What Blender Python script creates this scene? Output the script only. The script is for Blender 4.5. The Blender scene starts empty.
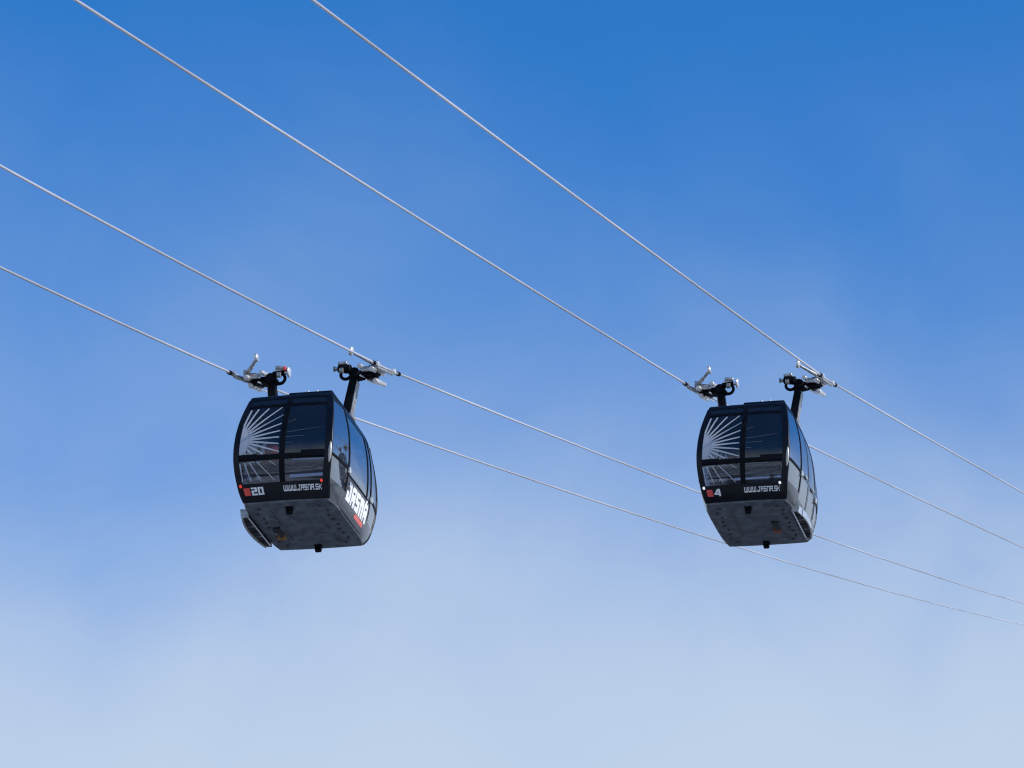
import bpy, bmesh, math, random
import numpy as np
from mathutils import Vector, Matrix

random.seed(7)
scene = bpy.context.scene
COL = scene.collection
R = math.radians

# ------------------------------------------------------------------ camera
PHI, RHO, AZ = 0.419463667, 0.0447602951, 0.267917479     # pitch, roll, azimuth of the ropes
F_PX = 4500.0
cam = bpy.data.cameras.new('camera')
cam.sensor_width = 36.0
cam.lens = F_PX / 1024 * 36.0
cam.clip_start = 0.5
cam.clip_end = 20000
camo = bpy.data.objects.new('camera', cam)
COL.objects.link(camo)
fw = Vector((0, math.cos(PHI), math.sin(PHI)))
rt = Vector((1, 0, 0))
up0 = rt.cross(fw)
rt2 = rt * math.cos(RHO) + up0 * math.sin(RHO)
up2 = up0 * math.cos(RHO) - rt * math.sin(RHO)
m = Matrix((rt2, up2, -fw)).transposed().to_4x4()
camo.matrix_world = m
scene.camera = camo

# ------------------------------------------------------------------ light
SUN_AZ, SUN_EL = 112.0, 34.0        # clockwise from the view direction (+Y), degrees
sd = Vector((math.sin(R(SUN_AZ)) * math.cos(R(SUN_EL)), math.cos(R(SUN_AZ)) * math.cos(R(SUN_EL)), math.sin(R(SUN_EL))))
sun = bpy.data.lights.new('sun', 'SUN')
sun.energy = 4.2
sun.angle = R(0.53)
sun.color = (1.0, 0.965, 0.91)
suno = bpy.data.objects.new('sun', sun)
suno.rotation_euler = sd.to_track_quat('Z', 'Y').to_euler()
suno.location = (60, 40, 120)
COL.objects.link(suno)

world = bpy.data.worlds.new('World')
scene.world = world
world.use_nodes = True
wt = world.node_tree
wn, wl = wt.nodes, wt.links
wn.clear()
out = wn.new('ShaderNodeOutputWorld')
bg = wn.new('ShaderNodeBackground')
bg.inputs['Strength'].default_value = 0.15
sky = wn.new('ShaderNodeTexSky')
sky.sky_type = 'NISHITA'
sky.sun_disc = False
sky.sun_elevation = R(SUN_EL)
sky.sun_rotation = R(SUN_AZ)
sky.altitude = 2000
sky.air_density = 1.0
sky.dust_density = 0.3
sky.ozone_density = 3.0
tc = wn.new('ShaderNodeTexCoord')
sep = wn.new('ShaderNodeSeparateXYZ')
wl.new(tc.outputs['Generated'], sep.inputs[0])
def wmath(op, a, b=None, c=None, clamp=False):
    n = wn.new('ShaderNodeMath'); n.operation = op; n.use_clamp = clamp
    for i, v in enumerate((a, b, c)):
        if v is None: continue
        if isinstance(v, (int, float)): n.inputs[i].default_value = v
        else: wl.new(v, n.inputs[i])
    return n.outputs[0]
def wnoise(scale, detail, rough, dist, off=(0, 0, 0), sc=(1, 1, 1)):
    mp = wn.new('ShaderNodeMapping'); mp.inputs['Location'].default_value = off; mp.inputs['Scale'].default_value = sc
    wl.new(tc.outputs['Generated'], mp.inputs['Vector'])
    n = wn.new('ShaderNodeTexNoise'); n.inputs['Scale'].default_value = scale
    n.inputs['Detail'].default_value = detail; n.inputs['Roughness'].default_value = rough
    n.inputs['Distortion'].default_value = dist
    wl.new(mp.outputs[0], n.inputs['Vector'])
    return n.outputs['Fac']
# thin mist that thickens towards the horizon, broken up into soft wisps
n1 = wnoise(10.0, 2.2, 0.45, 0.3, (2.293, 7.797, 6.684))
n2 = wnoise(20.0, 6, 0.58, 0.6, (13.601, 18.57, 3.493))
e = wmath('ADD', sep.outputs['Z'], wmath('MULTIPLY', wmath('SUBTRACT', n1, 0.5), -0.085))
e = wmath('ADD', e, wmath('MULTIPLY', wmath('SUBTRACT', n2, 0.5), -0.032))
mr = wn.new('ShaderNodeValToRGB')
mr.color_ramp.interpolation = 'B_SPLINE'
cr = mr.color_ramp
cr.elements[0].position = 0.0; cr.elements[0].color = (0.97,) * 3 + (1,)
cr.elements[1].position = 1.0; cr.elements[1].color = (0.0,) * 3 + (1,)
for pos, v in ((0.25, 0.99), (0.322, 0.98), (0.345, 0.92), (0.367, 0.68), (0.387, 0.45), (0.407, 0.28), (0.430, 0.145), (0.455, 0.06), (0.485, 0.0), (0.55, 0.0)):
    el = cr.elements.new(pos); el.color = (v, v, v, 1)
wl.new(e, mr.inputs[0])
tint = wn.new('ShaderNodeMix'); tint.data_type = 'RGBA'; tint.blend_type = 'MULTIPLY'; tint.inputs[0].default_value = 1.0
wl.new(sky.outputs[0], tint.inputs[6]); tint.inputs[7].default_value = (0.22, 0.92, 1.46, 1)
mist = wn.new('ShaderNodeMix'); mist.data_type = 'RGBA'
wl.new(mr.outputs[0], mist.inputs[0])
wl.new(tint.outputs[2], mist.inputs[6])
mist.inputs[7].default_value = (3.6, 4.36, 5.45, 1)
wl.new(mist.outputs[2], bg.inputs['Color'])
wl.new(bg.outputs[0], out.inputs['Surface'])

scene.view_settings.view_transform = 'Standard'
scene.view_settings.look = 'None'
scene.view_settings.exposure = 0.0
scene.view_settings.gamma = 1.0
scene.view_settings.use_curve_mapping = False
scene.cycles.max_bounces = 10
scene.cycles.transparent_max_bounces = 24
scene.cycles.filter_width = 1.2

# ------------------------------------------------------------------ materials
def mat(name, color, rough=0.5, metal=0.0, coat=0.0, noise=None, spec=0.5, bump=None):
    ma = bpy.data.materials.new(name); ma.use_nodes = True
    nt = ma.node_tree; b = nt.nodes['Principled BSDF']
    b.inputs['Base Color'].default_value = (*color, 1)
    b.inputs['Roughness'].default_value = rough
    b.inputs['Metallic'].default_value = metal
    b.inputs['Coat Weight'].default_value = coat
    b.inputs['Coat Roughness'].default_value = 0.06
    b.inputs['Specular IOR Level'].default_value = spec
    if noise:
        scale, amp, detail = noise
        t = nt.nodes.new('ShaderNodeTexCoord')
        n = nt.nodes.new('ShaderNodeTexNoise'); n.inputs['Scale'].default_value = scale; n.inputs['Detail'].default_value = detail
        n.inputs['Roughness'].default_value = 0.62
        nt.links.new(t.outputs['Object'], n.inputs['Vector'])
        r = nt.nodes.new('ShaderNodeMapRange'); r.inputs[1].default_value = 0.3; r.inputs[2].default_value = 0.7
        r.inputs[3].default_value = 1 - amp; r.inputs[4].default_value = 1 + amp
        nt.links.new(n.outputs['Fac'], r.inputs[0])
        mx = nt.nodes.new('ShaderNodeMix'); mx.data_type = 'RGBA'; mx.blend_type = 'MULTIPLY'; mx.inputs[0].default_value = 1
        mx.inputs[6].default_value = (*color, 1)
        nt.links.new(r.outputs[0], mx.inputs[7])
        nt.links.new(mx.outputs[2], b.inputs['Base Color'])
        r2 = nt.nodes.new('ShaderNodeMapRange'); r2.inputs[3].default_value = max(0.02, rough - 0.1); r2.inputs[4].default_value = min(1, rough + 0.15)
        nt.links.new(n.outputs['Fac'], r2.inputs[0]); nt.links.new(r2.outputs[0], b.inputs['Roughness'])
    if bump:
        t = nt.nodes.new('ShaderNodeTexCoord')
        n = nt.nodes.new('ShaderNodeTexNoise'); n.inputs['Scale'].default_value = bump[0]; n.inputs['Detail'].default_value = 5
        nt.links.new(t.outputs['Object'], n.inputs['Vector'])
        bp = nt.nodes.new('ShaderNodeBump'); bp.inputs['Strength'].default_value = bump[1]; bp.inputs['Distance'].default_value = bump[2]
        nt.links.new(n.outputs['Fac'], bp.inputs['Height']); nt.links.new(bp.outputs[0], b.inputs['Normal'])
    return ma

def glass_mat(name, tint_col, film=None, r0=0.045, pwr=4.0):
    """tinted pane: clear-coated transparency with schlick reflection; film = (colour, opacity) for printed foil"""
    ma = bpy.data.materials.new(name); ma.use_nodes = True
    nt = ma.node_tree; nt.nodes.clear(); N = nt.nodes.new; Lk = nt.links.new
    o = N('ShaderNodeOutputMaterial')
    tr = N('ShaderNodeBsdfTransparent'); tr.inputs[0].default_value = (*tint_col, 1)
    gl = N('ShaderNodeBsdfGlossy'); gl.inputs['Roughness'].default_value = 0.03
    base = tr.outputs[0]
    if film:
        df = N('ShaderNodeBsdfDiffuse'); df.inputs[0].default_value = (*film[0], 1)
        mx = N('ShaderNodeMixShader'); mx.inputs[0].default_value = film[1]
        Lk(base, mx.inputs[1]); Lk(df.outputs[0], mx.inputs[2]); base = mx.outputs[0]
    lw = N('ShaderNodeLayerWeight'); lw.inputs['Blend'].default_value = 0.5
    pw = N('ShaderNodeMath'); pw.operation = 'POWER'; pw.inputs[1].default_value = pwr
    Lk(lw.outputs['Facing'], pw.inputs[0])
    ma_ = N('ShaderNodeMath'); ma_.operation = 'MULTIPLY_ADD'; ma_.inputs[1].default_value = 1 - r0; ma_.inputs[2].default_value = r0
    Lk(pw.outputs[0], ma_.inputs[0])
    t = N('ShaderNodeTexCoord'); n = N('ShaderNodeTexNoise'); n.inputs['Scale'].default_value = 2.3; n.inputs['Detail'].default_value = 1
    Lk(t.outputs['Object'], n.inputs['Vector'])
    bp = N('ShaderNodeBump'); bp.inputs['Strength'].default_value = 0.12; bp.inputs['Distance'].default_value = 0.03
    Lk(n.outputs['Fac'], bp.inputs['Height']); Lk(bp.outputs[0], gl.inputs['Normal'])
    ms = N('ShaderNodeMixShader')
    Lk(ma_.outputs[0], ms.inputs[0]); Lk(base, ms.inputs[1]); Lk(gl.outputs[0], ms.inputs[2])
    Lk(ms.outputs[0], o.inputs['Surface'])
    return ma

M = {}
M['black'] = mat('black_lacquer', (0.004, 0.005, 0.009), 0.3, 0, 0.0, (3.0, 0.25, 4), spec=0.22)
M['panel'] = mat('graphite_lacquer', (0.045, 0.048, 0.055), 0.25, 0, 0.5, (4.0, 0.25, 4))
M['frame'] = mat('black_rubber_frame', (0.003, 0.0035, 0.006), 0.5, 0, 0, (6.0, 0.3, 3), spec=0.1)
M['floor'] = mat('worn_grey_underbody', (0.100, 0.112, 0.135), 0.55, 0.0, 0, (4.2, 0.58, 9), bump=(9, 0.25, 0.015), spec=0.3)
M['dark_steel'] = mat('dark_steel', (0.004, 0.0045, 0.007), 0.6, 0.0, 0, (7, 0.35, 4), spec=0.08)
M['galv'] = mat('galvanised_steel', (0.36, 0.36, 0.36), 0.4, 0.6, 0, (9, 0.45, 5))
M['silver'] = mat('pale_spring_tube', (0.66, 0.66, 0.65), 0.28, 0.45, 0.2, (8, 0.3, 4))
M['alu'] = mat('brushed_aluminium', (0.72, 0.72, 0.72), 0.32, 0.8, 0, (12, 0.15, 3))
M['hole'] = mat('black_bolt', (0.012, 0.012, 0.014), 0.6)
M['glint'] = mat('glint_strip', (0.40, 0.385, 0.35), 0.35, 0.35, 0.0)  # pale base colour stands in for the sun highlight on the corner
M['white'] = mat('white_lettering', (0.80, 0.81, 0.82), 0.5, 0, 0, (5, 0.16, 6))
M['banner'] = mat('faded_red_banner', (0.68, 0.16, 0.13), 0.5, 0, 0, (14, 0.25, 3))
M['red'] = mat('red_vinyl', (0.75, 0.075, 0.06), 0.45, 0, 0, (20, 0.08, 3))
M['brown'] = mat('ochre_housing', (0.25, 0.13, 0.035), 0.6, 0, 0, (12, 0.4, 4))
M['rust'] = mat('rusty_housing', (0.20, 0.07, 0.03), 0.7, 0, 0, (12, 0.4, 4))
M['interior'] = mat('dark_interior', (0.10, 0.10, 0.11), 0.7, 0, 0, (4, 0.2, 3))
M['ceiling'] = mat('dark_headliner', (0.012, 0.013, 0.018), 0.8)
M['seat'] = mat('grey_seat_shell', (0.20, 0.20, 0.215), 0.6, 0, 0, (6, 0.2, 3))
M['jacket'] = mat('red_jacket', (0.78, 0.05, 0.06), 0.75, 0, 0, (14, 0.2, 4))
M['trousers'] = mat('dark_trousers', (0.02, 0.022, 0.03), 0.8)
M['skin'] = mat('skin', (0.52, 0.31, 0.23), 0.6)
M['hair'] = mat('brown_hair', (0.05, 0.03, 0.02), 0.6)
M['glass'] = glass_mat('tinted_glass', (0.66, 0.68, 0.72), ((0.5, 0.5, 0.54), 0.008), 0.055, 4.0)
M['glass_side'] = glass_mat('mirrored_side_glass', (0.5, 0.53, 0.58), ((0.5, 0.5, 0.53), 0.06), 0.24, 2.2)
M['film'] = glass_mat('printed_sunray_film', (0.6, 0.63, 0.68), ((0.50, 0.53, 0.58), 0.78))
M['film_faint'] = glass_mat('faint_sunray_film', (0.6, 0.63, 0.68), ((0.40, 0.43, 0.48), 0.16))
def lamp_mat(name, c, s):
    ma = mat(name, c, 0.3); b = ma.node_tree.nodes['Principled BSDF']
    b.inputs['Emission Color'].default_value = (*c, 1); b.inputs['Emission Strength'].default_value = s
    return ma
M['lamp_red'] = lamp_mat('red_marker_lamp', (0.8, 0.05, 0.03), 0.5)
M['lamp_white'] = lamp_mat('white_marker_lamp', (0.9, 0.9, 0.88), 0.6)

# ropes: stranded steel, with a helical relief and longer worn stretches
def rope_mat():
    ma = bpy.data.materials.new('stranded_steel_rope'); ma.use_nodes = True
    nt = ma.node_tree; b = nt.nodes['Principled BSDF']; N = nt.nodes.new; Lk = nt.links.new
    b.inputs['Roughness'].default_value = 0.45; b.inputs['Metallic'].default_value = 0.35
    uv = N('ShaderNodeUVMap'); uv.uv_map = 'UVMap'
    wv = N('ShaderNodeTexWave'); wv.wave_type = 'BANDS'; wv.bands_direction = 'DIAGONAL'; wv.inputs['Scale'].default_value = 1.0
    Lk(uv.outputs[0], wv.inputs['Vector'])
    bp = N('ShaderNodeBump'); bp.inputs['Strength'].default_value = 0.04; bp.inputs['Distance'].default_value = 0.003
    Lk(wv.outputs['Fac'], bp.inputs['Height']); Lk(bp.outputs[0], b.inputs['Normal'])
    t = N('ShaderNodeTexCoord'); n = N('ShaderNodeTexNoise'); n.inputs['Scale'].default_value = 0.13; n.inputs['Detail'].default_value = 5
    Lk(t.outputs['Object'], n.inputs['Vector'])
    r = N('ShaderNodeMapRange'); r.inputs[1].default_value = 0.35; r.inputs[2].default_value = 0.62
    r.inputs[3].default_value = 0.38; r.inputs[4].default_value = 0.60
    Lk(n.outputs['Fac'], r.inputs[0])
    cb = N('ShaderNodeCombineColor'); Lk(r.outputs[0], cb.inputs[0]); Lk(r.outputs[0], cb.inputs[1]); mu = N('ShaderNodeMath'); mu.operation = 'MULTIPLY'; mu.inputs[1].default_value = 1.07; Lk(r.outputs[0], mu.inputs[0]); Lk(mu.outputs[0], cb.inputs[2])
    Lk(cb.outputs[0], b.inputs['Base Color'])
    return ma
M['rope'] = rope_mat()

# ------------------------------------------------------------------ mesh helpers
def link(name, verts, faces, material, parent=None, smooth=False):
    me = bpy.data.meshes.new(name)
    me.from_pydata([tuple(v) for v in verts], [], faces)
    me.update()
    bm = bmesh.new(); bm.from_mesh(me)
    bmesh.ops.recalc_face_normals(bm, faces=bm.faces)
    bm.to_mesh(me); bm.free()
    if material: me.materials.append(material)
    if smooth:
        me.polygons.foreach_set('use_smooth', [True] * len(me.polygons))
        me.set_sharp_from_angle(angle=R(38))
    o = bpy.data.objects.new(name, me)
    COL.objects.link(o)
    if parent: o.parent = parent
    return o

class Geo:
    def __init__(self): self.v = []; self.f = []
    def add(self, v, f):
        k = len(self.v); self.v += [Vector(p) for p in v]; self.f += [tuple(i + k for i in q) for q in f]
    def box(self, c, size, rot=None, bev=0.0):
        bm = bmesh.new(); bmesh.ops.create_cube(bm, size=1.0)
        for v in bm.verts: v.co = Vector((v.co.x * size[0], v.co.y * size[1], v.co.z * size[2]))
        if bev: bmesh.ops.bevel(bm, geom=bm.edges[:], offset=bev, segments=2, affect='EDGES', profile=0.5)
        self._bm(bm, c, rot)
    def _bm(self, bm, c, rot):
        bm.verts.index_update()
        mm = rot if rot else Matrix.Identity(3)
        self.add([mm @ v.co + Vector(c) for v in bm.verts], [[v.index for v in f.verts] for f in bm.faces]); bm.free()
    def cyl(self, p, q, r0, r1=None, n=16, bev=0.0):
        p, q = Vector(p), Vector(q); r1 = r0 if r1 is None else r1
        ax = (q - p); L = ax.length; ax.normalize()
        a = ax.orthogonal().normalized(); b = ax.cross(a)
        prof = [(0, r0), (L, r1)] if not bev else [(0, r0 - bev), (bev, r0), (L - bev, r1), (L, r1 - bev)]
        vs = []
        for (h, r) in prof:
            for k in range(n):
                t = 2 * math.pi * k / n; vs.append(p + ax * h + (a * math.cos(t) + b * math.sin(t)) * r)
        fs = []
        for i in range(len(prof) - 1):
            for k in range(n): fs.append((i * n + k, i * n + (k + 1) % n, (i + 1) * n + (k + 1) % n, (i + 1) * n + k))
        fs.append(tuple(range(n))[::-1]); fs.append(tuple(range((len(prof) - 1) * n, len(prof) * n)))
        self.add(vs, fs)
    def tube(self, pts, r, n=10):
        pts = [Vector(p) for p in pts]; vs = []
        for i, p in enumerate(pts):
            t = (pts[min(i + 1, len(pts) - 1)] - pts[max(i - 1, 0)]).normalized()
            a = t.cross(Vector((0.31, 0.2, 0.93))).normalized(); b = t.cross(a)
            rr = r[i] if isinstance(r, (list, tuple)) else r
            for k in range(n):
                an = 2 * math.pi * k / n; vs.append(p + (a * math.cos(an) + b * math.sin(an)) * rr)
        fs = []
        for i in range(len(pts) - 1):
            for k in range(n): fs.append((i * n + k, i * n + (k + 1) % n, (i + 1) * n + (k + 1) % n, (i + 1) * n + k))
        fs.append(tuple(range(n))[::-1]); fs.append(tuple(range((len(pts) - 1) * n, len(pts) * n)))
        self.add(vs, fs)
    def prism(self, poly0, poly1):
        n = len(poly0)
        self.add(list(poly0) + list(poly1), [tuple(range(n))[::-1], tuple(range(n, 2 * n))] + [(k, (k + 1) % n, n + (k + 1) % n, n + k) for k in range(n)])
    def build(self, name, material, parent=None, smooth=False): return link(name, self.v, self.f, material, parent, smooth)

def tag(o, label, cat, group=None):
    o['label'] = label; o['category'] = cat
    if group: o['group'] = group
    return o

# ------------------------------------------------------------------ ground (below the frame: snowy slope)
dvec = Vector((math.sin(AZ), math.cos(AZ), 0)); wvec = Vector((math.cos(AZ), -math.sin(AZ), 0)); UP = Vector((0, 0, 1))
SNOW = mat('snow_and_forest', (0.80, 0.82, 0.86), 0.8)
nt = SNOW.node_tree; t_ = nt.nodes.new('ShaderNodeTexCoord'); n_ = nt.nodes.new('ShaderNodeTexNoise'); n_.inputs['Scale'].default_value = 0.02; n_.inputs['Detail'].default_value = 8
nt.links.new(t_.outputs['Object'], n_.inputs['Vector']); r_ = nt.nodes.new('ShaderNodeValToRGB')
r_.color_ramp.elements[0].position = 0.49; r_.color_ramp.elements[0].color = (0.025, 0.035, 0.03, 1)
r_.color_ramp.elements[1].position = 0.56; r_.color_ramp.elements[1].color = (0.78, 0.80, 0.84, 1)
nt.links.new(n_.outputs['Fac'], r_.inputs[0]); nt.links.new(r_.outputs[0], nt.nodes['Principled BSDF'].inputs['Base Color'])
gv, gf, n = [], [], 60
for i in range(n + 1):
    for j in range(n + 1):
        a = (i / n * 2 - 1); b = (j / n * 2 - 1)
        x = math.copysign(abs(a) ** 2.2, a) * 3000; y = math.copysign(abs(b) ** 2.2, b) * 3000
        z = -1.7 + 0.12 * max(min(y, 900), -900) + 1.2 * math.sin(x * 0.011 + 1) * math.sin(y * 0.014) * min(1, math.hypot(x, y) / 60)
        p = wvec * x + dvec * y; gv.append((p.x, p.y, z))
for i in range(n):
    for j in range(n): gf.append((i * (n + 1) + j, i * (n + 1) + j + 1, (i + 1) * (n + 1) + j + 1, (i + 1) * (n + 1) + j))
g = link('snow_ground', gv, gf, SNOW, smooth=True); g['kind'] = 'structure'

# ------------------------------------------------------------------ haul ropes
HU, GAUGE = 3.50388, 1.6
TRACK = [dict(w0=-27.4916823, dg=84.0358278, ug=39.4298103, s1=0.291835468, s2=0.317685959, k1=4.475e-4, k2=1.333e-4),
         dict(w0=-19.8667943, dg=94.3129190, ug=43.1823524, s1=0.296518266, s2=0.322180848, k1=1.292e-4, k2=7.187e-5)]
ROPE_R = 0.0255
def rope(tr, sgn, label):
    vs, fs, uvs = [], [], []
    n = 10; prev = 0.0
    ts = [x * 1.0 for x in range(-150, -4)] + [-4 + 0.25 * k for k in range(33)] + [x * 1.0 for x in range(5, 60)] + [60 + 2.5 * k for k in range(140)]
    origin = wvec * (tr['w0'] + sgn * GAUGE) + dvec * tr['dg'] + UP * tr['ug']
    for i, t in enumerate(ts):
        z = tr['s1'] * t + tr['k1'] * t * t if t < 0 else tr['s2'] * t + tr['k2'] * t * t
        sl = tr['s1'] + 2 * tr['k1'] * t if t < 0 else tr['s2'] + 2 * tr['k2'] * t
        tan = (dvec + UP * sl).normalized(); a = wvec; b = tan.cross(a)
        c = dvec * t + UP * z
        for k in range(n):
            an = 2 * math.pi * k / n; vs.append(c + (a * math.cos(an) + b * math.sin(an)) * ROPE_R)
    for i in range(len(ts) - 1):
        for k in range(n):
            fs.append((i * n + k, i * n + (k + 1) % n, (i + 1) * n + (k + 1) % n, (i + 1) * n + k))
            u0, u1, v0, v1 = k / n, (k + 1) / n, ts[i] * 4, ts[i + 1] * 4
            uvs.append(((u0, v0), (u1, v0), (u1, v1), (u0, v1)))
    me = bpy.data.meshes.new('haul_rope'); me.from_pydata([tuple(v) for v in vs], [], fs); me.update()
    uvl = me.uv_layers.new(name='UVMap')
    uvl.data.foreach_set('uv', [c for q in uvs for p in q for c in p])
    me.materials.append(M['rope']); me.polygons.foreach_set('use_smooth', [True] * len(me.polygons))
    o = bpy.data.objects.new('haul_rope', me); o.location = origin; COL.objects.link(o)
    tag(o, label, 'rope', 'four steel ropes of the cable car line')
rope(TRACK[0], -1, 'steel rope gripped at the left arm of gondola 20, lowest of the four')
rope(TRACK[0], 1, 'steel rope gripped at the right arm of gondola 20')
rope(TRACK[1], -1, 'steel rope gripped at the left arm of gondola 4')
rope(TRACK[1], 1, 'steel rope gripped at the right arm of gondola 4, topmost of the four')

# ------------------------------------------------------------------ gondola shell
U_ = [0, .12, .3, .6, .95, 1.3, 1.8, 2.2, 2.45]
A_ = [.92, .96, .99, 1.035, 1.058, 1.048, .995, .92, .87]      # half width of the ends
L_ = [1.30, 1.45, 1.60, 1.72, 1.77, 1.75, 1.62, 1.45, 1.33]   # half length at the ends
B_ = [1.0, 1.06, 1.11, 1.155, 1.18, 1.17, 1.11, 1.0, .90]      # half width of the sides
def cub(xs, ys):
    xs, ys = np.array(xs, float), np.array(ys, float)
    d = np.gradient(ys, xs)
    def f(x):
        i = int(np.clip(np.searchsorted(xs, x) - 1, 0, len(xs) - 2)); h = xs[i + 1] - xs[i]; t = (x - xs[i]) / h
        return float((2 * t**3 - 3 * t**2 + 1) * ys[i] + (t**3 - 2 * t**2 + t) * h * d[i] + (-2 * t**3 + 3 * t**2) * ys[i + 1] + (t**3 - t**2) * h * d[i + 1])
    return f
fA, fL, fB = cub(U_, A_), cub(U_, L_), cub(U_, B_)
DS = 0.8
def fE(e, u): return fL(u) - (0.10 * min(1.0, u / 0.5) * min(1.0, (2.45 - u) / 0.5) if e > 0 else 0.0)   # far end is a little flatter
# surface functions return a point; the sign e = -1 near end, +1 far end; s = -1 left, +1 right
def s_end(e):
    return lambda s, u: Vector((fA(u) * s, e * (fE(e, u) + 0.035 * (1 - s * s)), u))
def s_quarter(e, sd):
    def f(q, u):
        a, L, b = fA(u), fE(e, u), fB(u)
        c = (a + (b - a) * 0.85, DS + (L - DS) * 0.5)
        x = (1 - q)**2 * a + 2 * q * (1 - q) * c[0] + q * q * b
        y = (1 - q)**2 * L + 2 * q * (1 - q) * c[1] + q * q * DS
        return Vector((sd * x, e * y, u))
    return f
def s_side(sd):
    return lambda t, u: Vector((sd * (fB(u) + 0.015 * (1 - (t / DS)**2)), t, u))
CENTER = Vector((0, 0, 1.2))
def normal(S, a, b):
    h = 1e-3
    n = (S(a + h, b) - S(a - h, b)).cross(S(a, b + h) - S(a, b - h)).normalized()
    p = S(a, b)
    if n.dot(Vector((p.x, p.y, 0))) < 0: n = -n
    return n
def patch(g, S, a0, a1, b0, b1, off=0.0, thick=0.04, na=4, nb=6):
    """closed sheet following the shell: outer skin at +off, inner skin thick further in"""
    vs = []
    for i in range(na + 1):
        for j in range(nb + 1):
            a, b = a0 + (a1 - a0) * i / na, b0 + (b1 - b0) * j / nb
            p, nn = S(a, b), normal(S, a, b); vs.append(p + nn * off)
    N = len(vs)
    for i in range(na + 1):
        for j in range(nb + 1):
            a, b = a0 + (a1 - a0) * i / na, b0 + (b1 - b0) * j / nb
            p, nn = S(a, b), normal(S, a, b); vs.append(p + nn * (off - thick))
    ix = lambda i, j: i * (nb + 1) + j
    fs = []
    for i in range(na):
        for j in range(nb):
            q = (ix(i, j), ix(i + 1, j), ix(i + 1, j + 1), ix(i, j + 1)); fs.append(q); fs.append(tuple(N + k for k in q)[::-1])
    rim = [ix(i, 0) for i in range(na + 1)] + [ix(na, j) for j in range(1, nb + 1)] + [ix(i, nb) for i in range(na - 1, -1, -1)] + [ix(0, j) for j in range(nb - 1, 0, -1)]
    for k in range(len(rim)):
        p, q = rim[k], rim[(k + 1) % len(rim)]; fs.append((p, q, q + N, p + N))
    g.add(vs, fs)

def flat_on(S, vs, fs, fa, fb, off, name, material, parent):
    out = []
    for v in vs:
        a, b = fa(v), fb(v); out.append(S(a, b) + normal(S, a, b) * off)
    k = len(out)
    for v in vs:
        a, b = fa(v), fb(v); out.append(S(a, b) + normal(S, a, b) * (off - 0.004))
    fs2 = list(fs) + [tuple(i + k for i in q)[::-1] for q in fs]
    # side walls on the boundary edges
    cnt = {}
    for q in fs:
        for i in range(len(q)):
            e = (q[i], q[(i + 1) % len(q)]); cnt[e] = cnt.get(e, 0) + 1
    for (p, q) in cnt:
        if (q, p) not in cnt: fs2.append((p, q, q + k, p + k))
    return link(name, out, fs2, material, parent)
def grid_rect(x0, x1, y0, y1, nx=6, ny=3):
    vs = [Vector((x0 + (x1 - x0) * i / nx, y0 + (y1 - y0) * j / ny)) for i in range(nx + 1) for j in range(ny + 1)]
    fs = [(i * (ny + 1) + j, (i + 1) * (ny + 1) + j, (i + 1) * (ny + 1) + j + 1, i * (ny + 1) + j + 1) for i in range(nx) for j in range(ny)]
    return vs, fs

# squared block letters drawn on a small cell grid (W reads like a double U, N has a flat top)
GL = {'W': '1001001 1001001 1001001 1001001 1111111', 'J': '00111 00010 00010 10010 11110', 'A': '11111 10001 11111 10001 10001', 'S': '11111 10000 11111 00001 11111',
      'N': '11111 10001 10001 10001 10001', 'K': '10001 10010 11100 10010 10001', '.': '0 0 0 0 1', '2': '111111 000011 111111 110000 111111', '0': '111111 110011 110011 110011 111111', '4': '000111 001111 011011 111111 000011',
      'BJ': '0000000 0000000 0011111 0011111 0000111 0000111 1110111 1110111 1111111 1111111', 'BA': '0000000 0000000 0111111 1111111 1100011 1111111 1111111 1111111 1100111 1100111',
      'BS': '0000000 0000000 1111111 1111111 1110000 1111111 1111111 0000111 1111111 1111111', 'BN': '0000000 0000000 1111111 1111111 1111111 1110111 1110111 1110111 1110111 1110111',
      'B\u00c1': '0001100 0011000 0111111 1111111 1100011 1111111 1111111 1111111 1100111 1100111'}
def block_text(chars, width, height, gap=1):
    cells = []; x = 0
    for ch in chars:
        rows = GL[ch].split()
        for j, r in enumerate(rows):
            for i, c in enumerate(r):
                if c == '1': cells.append((x + i, len(rows) - 1 - j))
        x += len(rows[0]) + gap
    nx = x - gap; ny = len(GL[chars[0]].split()); vid = {}; vs = []; fs = []
    def v(i, j):
        if (i, j) not in vid: vid[(i, j)] = len(vs); vs.append(Vector((i * width / nx, j * height / ny)))
        return vid[(i, j)]
    for (i, j) in cells: fs.append((v(i, j), v(i + 1, j), v(i + 1, j + 1), v(i, j + 1)))
    return vs, fs

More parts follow.
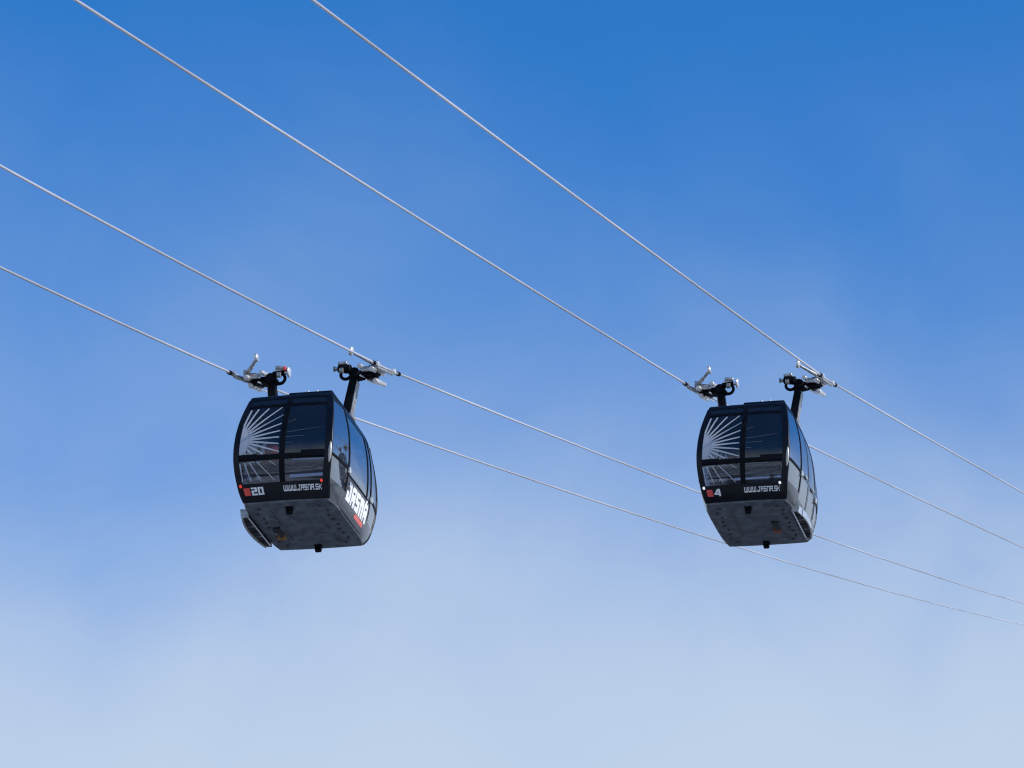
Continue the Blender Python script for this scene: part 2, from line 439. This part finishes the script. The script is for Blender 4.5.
# heights on the end wall
U_BAND, U_BELT0, U_BELT1, U_TOP0, U_TOP1 = 0.29, 0.74, 0.86, 2.06, 2.125
def sunray_decals(pane_l, pane_r, low_l, S):
    """half disc and rays printed on the glass; each pane carries its own print"""
    cx, cu = -0.985, 1.22                       # centre in metres on the end wall
    rays = [(77, .32, .80), (67, .30, .93), (54.5, .30, 1.02), (43, .30, 1.2), (32.5, .30, 1.2), (21.5, .30, 1.1), (11, .30, 1.1), (1.5, .30, 1.6), (-8.5, .30, 1.4), (-19, .30, 1.1), (-31, .30, .72), (-46, .30, .55), (-61, .28, .46), (-75, .27, .42)]
    right = [(20, 1.0, 1.3), (7, .98, 1.8), (1, .98, 1.45), (-6, .98, 1.2)]
    fa = lambda v: v.x / fA(v.y); fb = lambda v: v.y
    def strip(g, an, r0, r1, w0, w1, lo, hi, u0, u1):
        t = R(an); dx, dy = math.cos(t), math.sin(t); n = 60
        pts = []
        for k in range(n + 1):
            r = r0 + (r1 - r0) * k / n; x, y = cx + dx * r, cu + dy * r
            if lo <= x / fA(min(max(y, 0), 2.45)) <= hi and u0 <= y <= u1: pts.append((x, y, w0 + (w1 - w0) * (r / 1.0)))
        if len(pts) < 2: return
        k0 = len(g[0])
        for (x, y, w) in pts:
            g[0].append(Vector((x - dy * w / 2, y + dx * w / 2))); g[0].append(Vector((x + dy * w / 2, y - dx * w / 2)))
        for k in range(len(pts) - 1): g[1].append((k0 + 2 * k, k0 + 2 * k + 1, k0 + 2 * k + 3, k0 + 2 * k + 2))
    g = ([], [])
    # half disc, clipped at the left edge of the pane
    n = 26; v0 = Vector((cx, cu)); 
    rings = 4
    for i in range(rings + 1):
        for k in range(n + 1):
            t = R(-84 + 168 * k / n); r = 0.30 * i / rings + 0.002; p = Vector((cx + 0.62 * math.cos(t) * r * 1.35, cu + math.sin(t) * r * 1.25))
            p.x = max(p.x, -0.895 * fA(p.y)); g[0].append(p)
    for i in range(rings):
        for k in range(n): g[1].append((i * (n + 1) + k, (i + 1) * (n + 1) + k, (i + 1) * (n + 1) + k + 1, i * (n + 1) + k + 1))
    flat_on(S, g[0], g[1], fa, fb, 0.006, 'sun_decal', M['film'], pane_l)
    for (an, r0, r1) in rays:
        gl = ([], []); strip(gl, an, 0.985 / math.hypot(math.cos(R(an)) / .251, math.sin(R(an)) / .375), r1, .056, .024, -.93, -.06, U_BELT1 + .02, U_TOP0 - .04)
        if gl[0]: flat_on(S, gl[0], gl[1], fa, fb, 0.009, 'ray_decal', M['film'], pane_l)
    for (an, r0, r1) in right:
        gr = ([], []); strip(gr, an, r0, r1, .024, .014, .06, .9, U_BELT1 + .02, U_TOP0 - .02)
        if gr[0]: flat_on(S, gr[0], gr[1], fa, fb, 0.009, 'ray_decal', M['film_faint'], pane_r)
    for (x0, y0, x1, y1) in ((-.925, .70, -.865, .33), (-.83, .71, -.68, .33), (-.71, .71, -.46, .33), (-.55, .72, -.17, .33), (-.27, .72, -.13, .62)):
        gl = ([], []); n = 8
        for k in range(n + 1):
            x, y = x0 + (x1 - x0) * k / n, y0 + (y1 - y0) * k / n; ww = .028 - .009 * k / n
            gl[0].append(Vector((x - ww / 2, y))); gl[0].append(Vector((x + ww / 2, y)))
        for k in range(n): gl[1].append((2 * k, 2 * k + 1, 2 * k + 3, 2 * k + 2))
        flat_on(S, gl[0], gl[1], fa, fb, 0.009, 'ray_decal', M['film'], low_l)

def plan_ring(u, inset=0.0, dz=0.0, rnd=1.0):
    pts = []
    for e, sds in ((-1, (-1, 1)), (1, (1, -1))):
        for k in range(0, 9): pts.append(s_end(e)((-1 + 2 * k / 8) * (1 if e < 0 else -1), u))
        sd = sds[1]
        q = s_quarter(e, sd)
        for k in range(1, 6): pts.append(q(k / 5, u))
        q = s_quarter(-e, sd)
        for k in range(5, 0, -1): pts.append(q(k / 5, u))
    out = []
    for p in pts:
        r = math.hypot(p.x, p.y); sc = (r - inset) / r
        out.append(Vector((p.x * sc, p.y * sc, u + dz)))
    return out
def lathe_rings(rings):
    n = len(rings[0]); vs = [p for r in rings for p in r]; fs = []
    for i in range(len(rings) - 1):
        for k in range(n): fs.append((i * n + k, i * n + (k + 1) % n, (i + 1) * n + (k + 1) % n, (i + 1) * n + k))
    fs.append(tuple(range(n))[::-1]); fs.append(tuple(range((len(rings) - 1) * n, len(rings) * n)))
    return vs, fs

def gondola(tr, number, door, lamp, label, devices, dev_mat, letters):
    root = bpy.data.objects.new('gondola', None); COL.objects.link(root)
    root.location = wvec * tr['w0'] + dvec * tr['dg'] + UP * (tr['ug'] - HU)
    root.rotation_euler = (0, 0, -AZ)
    tag(root, label, 'gondola', 'gondolas hanging on the ropes')
    # ---- roof, floor, interior
    vs, fs = lathe_rings([plan_ring(2.28, 0.05), plan_ring(2.28, -0.012), plan_ring(2.34, -0.012), plan_ring(2.34, 0.03, 0.045), plan_ring(2.34, 0.14, 0.075), plan_ring(2.34, 0.5, 0.10)])
    roof = link('roof', vs, fs, M['black'], root, True)
    vs, fs = lathe_rings([plan_ring(0, 0.10, -0.045), plan_ring(0, 0.02, -0.035), plan_ring(0, -0.004, -0.004), plan_ring(0, 0.0, 0.03), plan_ring(0.06, 0.06)])
    floor = link('floor_pan', vs, fs, M['floor'], root, True)
    vs, fs = lathe_rings([plan_ring(2.28, 0.09, -0.018), plan_ring(2.28, 0.09, -0.003)])
    link('headliner', vs, fs, M['ceiling'], root)
    # underbody plates with open joints, stiffening ribs across them
    for (y0, y1) in ((-1.16, -0.42), (-0.405, 0.405), (0.42, 1.16)):
        g = Geo(); g.box((0, (y0 + y1) / 2, -0.048), (1.72 if abs(y0 + y1) > .1 else 1.80, y1 - y0, 0.014), bev=0.004); g.build('underbody_plate', M['floor'], floor)
    for x in (-0.48, 0.48):
        g = Geo(); g.box((x, 0, -0.063), (0.05, 2.1, 0.016), bev=0.005); g.build('underbody_rib', M['floor'], floor)
    # raised fairing on the near right half of the roof and on the far left half
    for e in (-1, 1):
        g = Geo(); g.box((e * -0.36, e * 0.84, 2.425), (0.98, 0.84, 0.16), bev=0.045); fa_ = g.build('roof_fairing', M['black'], root, True)
        for x in (0.30, 0.50):
            g = Geo(); g.cyl((e * -x, e * 1.215, 2.485), (e * -x, e * 1.215, 2.535), 0.035, 0.02, 10); g.build('roof_fitting', M['silver'], fa_, True)
    # ---- underbody details
    for y in (-1.05, 1.08):
        g = Geo(); g.box((0, y, -0.06), (0.16, 0.14, 0.05), bev=0.01); g.box((0.05, y, -0.12), (0.03, 0.1, 0.12)); g.box((-0.05, y, -0.12), (0.03, 0.1, 0.12))
        b = g.build('guide_bracket', M['dark_steel'], floor)
        g = Geo(); g.cyl((-0.06, y, -0.16), (0.06, y, -0.16), 0.055, bev=0.01); g.build('guide_roller', M['frame'], b, True)
    for sd in (-1, 1):
        for k in range(9):
            y = -1.06 + k * 0.255; x = sd * (0.74 + 0.03 * math.sin(k * 2.1)) if -0.9 < y < 0.9 else sd * 0.66
            g = Geo(); g.cyl((x, y, -0.054), (x, y, -0.072), 0.036, 0.030, 8); g.build('bolt', M['hole'], floor)
    for (x, y) in devices:
        g = Geo(); g.box((x, y - 0.34, -0.07), (0.13, 0.20, 0.08), bev=0.015); g.cyl((x + .02, y - 0.28, -0.075), (x + .02, y - 0.04, -0.09), 0.045, n=10); g.box((x + 0.06, y - 0.42, -0.06), (0.07, 0.05, 0.05))
        dv = g.build('floor_latch', M['hole'], floor)
        g = Geo(); g.box((x - 0.01, y + 0.06, -0.085), (0.19, 0.13, 0.10), bev=0.02); g.cyl((x, y + 0.15, -0.08), (x, y + 0.20, -0.08), 0.025, n=8); g.build('latch_housing', M[dev_mat], dv)
    # ---- end walls
    for e in (-1, 1):
        S = s_end(e); near = e < 0
        g = Geo()
        patch(g, S, -1.0, 1.0, 0.0, U_BAND, 0.012, 0.05, 10, 4)
        band = g.build('lower_band', M['black'], root, True)
        g = Geo()
        patch(g, S, -1.0, -0.905, U_BAND + 0.001, 2.278, 0.012, 0.05, 1, 12); g.build('window_frame', M['black'], root, True)
        g = Geo(); patch(g, S, 0.875, 1.0, U_BAND + 0.001, 2.278, 0.012, 0.05, 1, 12); g.build('window_frame', M['black'], root, True)
        g = Geo(); patch(g, S, -0.055, 0.055, U_BAND + 0.001, 2.278, 0.015, 0.05, 1, 14); g.build('mullion', M['frame'], root, True)
        g = Geo(); patch(g, S, -0.904, 0.874, U_BELT0, U_BELT1, 0.010, 0.05, 10, 2)
        belt = g.build('belt_rail', M['frame'], root, True)
        g = Geo(); patch(g, S, -0.904, 0.874, U_TOP0, U_TOP1, 0.010, 0.05, 10, 2); g.build('top_rail', M['frame'], root, True)
        for (a0, a1, b0, b1) in ((-0.90, -0.52, U_BELT0 + .03, U_BELT1 + .015), (0.40, 0.872, U_BELT0 + .03, U_BELT1 + .045)):
            g = Geo(); patch(g, S, a0, a1, b0, b1, 0.035, 0.03, 6, 2); g.build('vent_latch', M['frame'], belt, True)
        panes = {}
        for key, (a0, a1, b0, b1) in dict(ul=(-.906, -.053, U_BELT1, U_TOP0), ur=(.053, .877, U_BELT1, U_TOP0), ll=(-.906, -.053, U_BAND, U_BELT0), lr=(.053, .877, U_BAND, U_BELT0), tl=(-.906, -.053, U_TOP1, 2.278), tr=(.053, .877, U_TOP1, 2.278)).items():
            g = Geo(); patch(g, S, a0 + .002, a1 - .002, b0 + .002, b1 - .002, 0.0, 0.012, 8, 8)
            panes[key] = g.build('window_pane', M['glass'], root, True)
        sunray_decals(panes['ul'], panes['ur'], panes['ll'], (lambda s, u, S=S, e=e: S(s * -e, u)))
        # lettering, number plate and lamps on the lower band
        Sx = (lambda s, u, S=S, e=e: S(s * -e, u))
        vs, fs = block_text('WWW.JASNA.SK', 0.82, 0.095)
        flat_on(Sx, vs, fs, lambda v: (v.x + 0.01) / 0.97, lambda v: v.y + 0.135, 0.022, 'web_address', M['white'], band)
        vs, fs = block_text(number, 0.27 if len(number) > 1 else 0.15, 0.125)
        flat_on(Sx, vs, fs, lambda v: (v.x - 0.70) / 0.97, lambda v: v.y + 0.105, 0.022, 'cabin_number', M['white'], band)
        vs, fs = grid_rect(-0.865, -0.73, 0.105, 0.225, 3, 3)
        plate = flat_on(Sx, vs, fs, lambda v: v.x / 0.97, lambda v: v.y, 0.021, 'number_plate', M['red'], band)
        for (x, u) in ((-0.915, 0.255), (0.83, 0.275)):
            p = Sx(x / 0.97, u); nn = Vector((0, e, 0.0))
            g = Geo(); g.cyl(p - nn * 0.0, p + nn * 0.045, 0.032, 0.026, 14); g.build('marker_lamp', M[lamp], band, True)
        # interior bench behind this end
        g = Geo(); g.box((0, e * 1.18, 0.46), (1.7, 0.46, 0.05), bev=0.02); g.box((0, e * 1.36, 0.25), (1.6, 0.05, 0.38))
        bench = g.build('bench', M['seat'], root, True)
        g = Geo(); g.box((0, e * 1.50, 0.66), (1.7, 0.05, 0.30), bev=0.02); g.build('bench_back', M['seat'], bench, True)
        g = Geo(); g.tube([(-0.85, e * 1.45, 0.98), (-0.4, e * 1.5, 0.98), (0.4, e * 1.5, 0.98), (0.85, e * 1.45, 0.98)], 0.02, 8); g.build('grab_rail', M['alu'], root, True)
    # ---- quarter panels and sides
    for sd in (-1, 1):
        is_door = sd == door
        for e in (-1, 1):
            S = s_quarter(e, sd)
            g = Geo(); patch(g, S, 0.0, 1.0, 0.0, 0.34, 0.006, 0.045, 6, 4); g.build('quarter_panel', M['panel'], root, True)
            g = Geo(); patch(g, S, 0.02, 0.94, 0.805, 0.865, 0.012, 0.04, 6, 2); g.build('belt_seal', M['frame'], root, True)
            g = Geo(); patch(g, S, 0.94, 1.0, 0.341, 2.278, 0.012, 0.045, 1, 12); g.build('pillar', M['frame'], root, True)
            g = Geo(); patch(g, S, 0.0, 0.94, 2.19, 2.278, 0.004, 0.04, 6, 2); g.build('top_rail', M['black'], root, True)
            for (b0, b1) in ((0.342, 0.803), (0.867, 2.188)):
                g = Geo(); patch(g, S, 0.015, 0.938, b0, b1, 0.0, 0.012, 6, 8); g.build('quarter_window', M['glass_side'], root, True)
            # rounded corner post where end and side meet, with a sun glint modelled as a pale strip at belt height
            us = [0.01 + 2.26 * k / 24 for k in range(25)]
            g = Geo(); g.tube([s_end(e)(sd * 0.995, u) - Vector((0, e * 0.02, 0)) for u in us], 0.035, 10); cp = g.build('corner_post', M['black'], root, True)
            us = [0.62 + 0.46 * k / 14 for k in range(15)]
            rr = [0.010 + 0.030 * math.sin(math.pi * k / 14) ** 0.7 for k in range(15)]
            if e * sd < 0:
                g = Geo(); g.tube([s_end(e)(sd * 1.0, u) + Vector((-sd * 0.012, e * 0.006, 0)) for u in us], rr, 10); g.build('corner_glint', M['glint'], cp, True)
            p = S(0.97, 0.80); g = Geo(); g.box(p + Vector((sd * 0.03, 0, 0)), (0.05, 0.09, 0.13), bev=0.015); g.build('hinge', M['silver'], root, True)
        S = s_side(sd)
        g = Geo(); patch(g, S, -DS + .001, DS - .001, 2.12, 2.278, 0.008, 0.045, 6, 3); g.build('side_top_rail', M['black'], root, True)
        if not is_door:
            g = Geo(); patch(g, S, -DS + .001, DS - .001, 0.0, 0.70, 0.008, 0.045, 8, 8); pan = g.build('side_panel', M['panel'], root, True)
            g = Geo(); patch(g, S, -DS + .001, DS - .001, 0.701, 0.74, 0.016, 0.05, 8, 1); g.build('window_seal', M['frame'], root, True)
            g = Geo(); patch(g, S, -DS + .003, DS - .003, 0.742, 2.118, 0.0, 0.012, 8, 10); g.build('side_window', M['glass_side'], root, True)
            g = Geo(); patch(g, S, 0.52, 0.57, 0.742, 2.118, 0.012, 0.04, 1, 10); g.build('window_bar', M['frame'], root, True)
            if letters:
                vs, fs = block_text(['BJ', 'BA', 'BS', 'BN', 'B\u00c1'], 1.44, 0.52)
                k = kh = 1.0
                flat_on(S, vs, fs, lambda v: sd * (v.x * k - 0.72), lambda v: v.y * kh + 0.205, 0.013, 'side_lettering', M['white'], pan)
                vs, fs = grid_rect(0.02, 0.62, 0.10, 0.185, 5, 2)
                rp = flat_on(S, vs, fs, lambda v: sd * v.x, lambda v: v.y, 0.012, 'red_banner', M['banner'], pan)
        else:
            for (t0, t1) in ((-DS + .001, -0.006), (0.006, DS - .001)):
                g = Geo()
                patch(g, S, t0, t0 + 0.05, 0.05, 2.118, 0.008, 0.045, 1, 12); patch(g, S, t1 - 0.05, t1, 0.05, 2.118, 0.008, 0.045, 1, 12)
                patch(g, S, t0 + .051, t1 - .051, 0.05, 0.22, 0.008, 0.045, 4, 3)
                patch(g, S, t0 + .051, t1 - .051, 0.86, 0.91, 0.008, 0.045, 4, 1)
                dr = g.build('door', M['panel'], root, True)
                for (b0, b1) in ((0.222, 0.858), (0.912, 2.116)):
                    g = Geo(); patch(g, S, t0 + .052, t1 - .052, b0, b1, 0.0, 0.012, 4, 8); g.build('door_pane', M['glass_side'], dr, True)
                g = Geo(); p = S((t0 + t1) / 2, 0.88); g.box(p + Vector((sd * 0.03, 0, 0)), (0.04, 0.22, 0.05), bev=0.012); g.build('door_handle', M['alu'], dr, True)
            g = Geo(); patch(g, S, -DS + .001, DS - .001, 0.0, 0.045, 0.006, 0.045, 6, 1); g.build('door_sill', M['panel'], root, True)
            # ski rack below the doors: curved basket with dividers
            g = Geo()
            curve = [(sd * (1.04 + 0.17 * math.cos(math.pi * k / 2 / 9 * 1.0) ** 0.0 * math.sin(math.pi * (k + 0.6) / 11.2) ** 0.6), -0.84 + 1.68 * k / 10, -0.06) for k in range(11)]
            lo = [Vector((x, y, -0.13)) for x, y, z in curve]; hi = [Vector((x, y, 0.05)) for x, y, z in curve]
            inn_l = [v + Vector((-sd * 0.02, 0, 0)) for v in lo]; inn_h = [v + Vector((-sd * 0.02, 0, 0)) for v in hi]
            n = len(lo); fs = []
            for k in range(n - 1):
                fs += [(k, k + 1, n + k + 1, n + k), (2 * n + k, 3 * n + k, 3 * n + k + 1, 2 * n + k + 1), (k, 2 * n + k, 2 * n + k + 1, k + 1), (n + k, n + k + 1, 3 * n + k + 1, 3 * n + k)]
            fs += [(0, n, 3 * n, 2 * n), (n - 1, 3 * n - 1, 4 * n - 1, 2 * n - 1)]
            rack = link('ski_rack', lo + hi + inn_l + inn_h, fs, M['alu'], root, True)
            g = Geo(); g.tube([v + Vector((sd * 0.004, 0, -0.005)) for v in lo], 0.016, 8); g.build('rack_rim', M['galv'], rack, True)
            g = Geo(); g.tube([(sd * 0.99, -0.80, -0.115), (sd * 0.99, 0.80, -0.115)], 0.017, 8); g.build('rack_rail', M['alu'], rack, True)
            g = Geo(); g.prism([Vector((v.x - sd * 0.022, v.y * 0.985, -0.112)) for v in lo] + [Vector((sd * 1.0, 0.82, -0.112)), Vector((sd * 1.0, -0.82, -0.112))], [Vector((v.x - sd * 0.022, v.y * 0.985, 0.03)) for v in lo] + [Vector((sd * 1.0, 0.82, 0.03)), Vector((sd * 1.0, -0.82, 0.03))]); g.build('rack_liner', M['hole'], rack)
            for k in range(1, 6):
                y = -0.84 + 1.68 * k / 6; x1 = 1.19
                g = Geo(); g.box((sd * 1.085, y, -0.05), (0.17, 0.02, 0.14)); g.build('rack_divider', M['dark_steel'] if k % 2 else M['galv'], rack)
            for y in (-0.83, 0.83):
                g = Geo(); g.prism([Vector((sd * 0.96, y - .012, -0.13)), Vector((sd * 1.13, y - .012, -0.13)), Vector((sd * 1.16, y - .012, 0.06)), Vector((sd * 1.0, y - .012, 0.06))], [Vector((sd * 0.96, y + .012, -0.13)), Vector((sd * 1.13, y + .012, -0.13)), Vector((sd * 1.16, y + .012, 0.06)), Vector((sd * 1.0, y + .012, 0.06))])
                g.build('rack_end_plate', M['galv'], rack)
    # ---- hanger arms and grips
    sl = 0.305; rdir = Vector((0, 1, sl)).normalized(); tilt = Matrix.Rotation(math.atan(sl), 3, 'X')
    for sd in (-1, 1):
        X = lambda x, y, z: Vector((sd * x, y, z))
        g = Geo()
        g.prism([X(.70, -.13, 2.36), X(.87, -.13, 2.30), X(.87, .13, 2.30), X(.70, .13, 2.36)], [X(.86, -.09, 3.40), X(1.01, -.09, 3.40), X(1.01, .09, 3.40), X(.86, .09, 3.40)])
        arm = g.build('hanger_arm', M['dark_steel'], root)
        g = Geo(); g.prism([X(.89, -.09, 2.42), X(.905, -.09, 2.42), X(.905, .15, 2.42), X(.89, .15, 2.42)], [X(.999, -.08, 3.22), X(1.014, -.08, 3.22), X(1.014, .10, 3.22), X(.999, .10, 3.22)])
        g.build('arm_cover', M['galv'], arm)
        g = Geo(); g.box(X(.88, .05, 2.42), (0.14, 0.34, 0.10), bev=0.02); g.build('arm_foot', M['galv'], arm, True)
        # cross beam and inner damper
        g = Geo(); g.box(X(1.36, 0, 3.46), (0.22, 0.30, 0.17), bev=0.03); g.prism([X(.90, -.10, 3.26), X(1.42, -.10, 3.36), X(1.42, -.10, 3.48), X(.90, -.10, 3.44)], [X(.90, .10, 3.26), X(1.42, .10, 3.36), X(1.42, .10, 3.48), X(.90, .10, 3.44)]); g.cyl(X(.94, -.15, 3.40), X(.94, .15, 3.40), 0.12, bev=.02)
        beam = g.build('grip_beam', M['dark_steel'], root, True)
        g = Geo(); ring = [X(.74 + .115 * math.cos(2 * math.pi * k / 20), -.05, 3.40 + .115 * math.sin(2 * math.pi * k / 20)) for k in range(21)]
        g.tube(ring, .036, 8); g.build('damper_ring', M['dark_steel'], beam, True)
        g = Geo(); g.cyl(X(.88, -.16, 3.46), X(.60, -.16, 3.50), 0.06 if sd < 0 else 0.10, bev=.02); g.cyl(X(.86, .04, 3.34), X(.80, .02, 3.34), 0.06)
        g.build('damper', M['dark_steel'], beam, True)
        g = Geo(); g.cyl(X(.60, -.16, 3.48), X(.50, -.16, 3.49), 0.04); g.cyl(X(.53, -.16, 3.49), X(.49, -.16, 3.49), 0.115 if sd < 0 else 0.06, bev=.01); g.build('damper_disc', M['silver' if sd < 0 else 'galv'], beam, True)
        g = Geo(); g.box(X(.72, -.16, 3.56), (0.20, 0.10, 0.13), bev=.03); g.cyl(X(.80, -.2, 3.60), X(.60, -.2, 3.58), 0.045, bev=.01); g.cyl(X(.74, -.25, 3.40), X(.66, -.25, 3.40), 0.06); g.build('damper_bracket', M['galv'], beam, True)
        if number == '20' and sd < 0:
            g = Geo(); g.box(X(.585, -.22, 3.545), (0.07, 0.10, 0.09), bev=.015); g.build('red_tag', M['red'], beam, True)
        # jaw on the rope
        c = X(1.6, 0, HU)
        g = Geo()
        g.box(c + Vector((-sd * 0.02, 0, -0.055)), (0.07, 1.26, 0.055), tilt, bev=0.012)
        g.box(c + Vector((-sd * 0.09, 0, -0.05)), (0.10, 0.30, 0.12), tilt, bev=0.02)
        for s2 in (-1, 1):   # tapering shoe noses
            g.cyl(c + rdir * s2 * 0.62 + Vector((0, 0, -0.01)), c + rdir * s2 * 1.02, 0.042, 0.033, 12)
        jaw = g.build('grip_jaw', M['galv'], root, True)
        for dd in (-.66, .62):
            g = Geo(); g.box(c + rdir * dd + Vector((0, 0, 0.01)), (0.10, 0.12, 0.11), tilt, bev=0.02); g.build('jaw_clamp', M['silver'], jaw, True)
        for dd in (-.93, .98):
            g = Geo(); g.cyl(c + rdir * (dd - 0.07), c + rdir * (dd + 0.07), 0.05, n=12); g.build('nose_sleeve', M['dark_steel'], jaw, True)
        # spring tubes along the rope
        for (x, y, z, hl, r) in ((1.40, 0.05, 3.47, .46, .058), (1.40, 0.28, 3.31 if sd > 0 else 3.39, .36, .058), (1.10, 0.04, 3.57, .34, .055)):
            p = X(x, y, z); g = Geo(); g.cyl(p - rdir * hl, p + rdir * hl, r, bev=.012); g.build('spring_tube', M['silver'], jaw, True)
        for (x, y, z, hl) in ((1.14, 0.10, 3.36, .42), (1.24, 0.2, 3.30, .40)):
            p = X(x, y, z); g = Geo(); g.cyl(p - rdir * hl, p + rdir * hl, .02, n=8); g.build('tie_rod', M['silver'], jaw, True)
        g = Geo(); g.box(X(1.28, .22, 3.38), (0.24, 0.04, 0.10), bev=.01); g.build('spring_plate', M['galv'], jaw, True)
        g = Geo(); g.box(X(1.26, -.22, 3.42), (0.26, 0.04, 0.12), bev=.01); g.build('spring_plate', M['galv'], jaw, True)
        # opening lever with its roller
        g = Geo(); g.cyl(X(1.50, -.12, 3.50), X(1.26, -.45, 3.55), .055, .04); g.cyl(X(1.26, -.45, 3.55), X(1.06, -.76, 3.585), .035, .03); g.box(X(1.46, -.16, 3.54), (.12, .16, .10), bev=.02)
        lev = g.build('grip_lever', M['galv'], root, True)
        g = Geo(); g.cyl(X(1.09, -.78, 3.59), X(1.02, -.78, 3.60), .095, bev=.012, n=18); g.build('lever_roller', M['silver'], lev, True)
    return root

G20 = gondola(TRACK[0], '20', -1, 'lamp_red', 'black gondola numbered 20 with white side lettering, nearer the left edge', [(-0.62, 0.40)], 'brown', True)
G4 = gondola(TRACK[1], '4', 1, 'lamp_white', 'black gondola numbered 4 with white marker lamps, on the right', [(0.42, 0.28)], 'rust', True)

# ------------------------------------------------------------------ passenger in gondola 20
def passenger(root, w, d, u, label):
    J = {}; E = []
    def j(name, p, r, par=None):
        J[name] = (len(J), Vector(p), r)
        if par: E.append((J[par][0], J[name][0]))
    # seated, facing +d (back to the near window); local coordinates, seat top at z = 0
    j('pelvis', (0, 0, .10), .15); j('belly', (0, .01, .26), .145, 'pelvis'); j('chest', (0, .0, .44), .165, 'belly'); j('neck', (0, .01, .60), .06, 'chest')
    j('jawb', (0, .03, .68), .075, 'neck'); j('skull', (0, .02, .77), .10, 'jawb'); j('crown', (0, .01, .85), .06, 'skull')
    for s, n in ((-1, 'l'), (1, 'r')):
        j('sh' + n, (s * .19, 0, .53), .075, 'chest'); j('el' + n, (s * .27, .06, .27), .055, 'sh' + n); j('wr' + n, (s * .17, .30, .20), .038, 'el' + n)
        j('pa' + n, (s * .145, .37, .19), .036, 'wr' + n)
        for k in range(4):
            j('f%d%s' % (k, n), (s * (.115 + .022 * k), .44 + (.012 if k in (1, 2) else 0), .185), .010, 'pa' + n); j('t%d%s' % (k, n), (s * (.11 + .022 * k), .475, .16), .009, 'f%d%s' % (k, n))
        j('th' + n, (s * .09, .39, .20), .011, 'pa' + n)
        j('hp' + n, (s * .10, .04, .08), .11, 'pelvis'); j('kn' + n, (s * .13, .44, .09), .075, 'hp' + n); j('an' + n, (s * .13, .42, -.34), .05, 'kn' + n); j('to' + n, (s * .14, .60, -.40), .045, 'an' + n)
    me = bpy.data.meshes.new('person'); me.from_pydata([tuple(v[1]) for v in J.values()], E, [])
    o = bpy.data.objects.new('person', me); COL.objects.link(o)
    o.modifiers.new('skin', 'SKIN'); ss = o.modifiers.new('sub', 'SUBSURF'); ss.levels = 2; ss.render_levels = 2
    for i, v in enumerate(J.values()): me.skin_vertices[0].data[i].radius = (v[2], v[2])
    me.skin_vertices[0].data[0].use_root = True
    dg = bpy.context.evaluated_depsgraph_get(); dg.update()
    m2 = bpy.data.meshes.new_from_object(o.evaluated_get(dg)); o.modifiers.clear(); o.data = m2
    m2.materials.clear()
    for k in ('jacket', 'trousers', 'skin'): m2.materials.append(M[k])
    for p in m2.polygons:
        c = p.center; p.use_smooth = True
        p.material_index = 2 if c.z > .62 or (c.y > .32 and .14 < c.z < .24 and abs(c.x) < .22) else (0 if c.z > .2 else 1)
    # nose, eyes
    g = Geo(); g.cyl((0, .10, .74), (0, .135, .725), .018, .010, 8); g.build('nose', M['skin'], o, True)
    for s in (-1, 1):
        g = Geo(); g.cyl((s * .035, .10, .765), (s * .035, .113, .765), .012, .006, 8); g.build('eye', M['hair'], o, True)
    # hood pulled up over the back of the head
    bm = bmesh.new(); bmesh.ops.create_uvsphere(bm, u_segments=20, v_segments=14, radius=.15)
    for v in bm.verts:
        v.co.z *= 1.15
    bmesh.ops.delete(bm, geom=[v for v in bm.verts if v.co.y > .075 and v.co.z > -.16], context='VERTS')
    g = Geo(); g._bm(bm, (0, .0, .76), None); hood = g.build('hood', M['jacket'], o, True)
    sm = hood.modifiers.new('solid', 'SOLIDIFY'); sm.thickness = .015
    mw = Matrix.Translation(root.location) @ Matrix.Rotation(-AZ, 4, 'Z')
    o.location = mw @ Vector((w, d, u)); o.rotation_euler = (0, 0, -AZ - 0.3)
    tag(o, label, 'person')
    return o
passenger(G20, -0.46, -1.12, 0.49, 'person in red hooded jacket sitting behind the sunburst window of gondola 20')
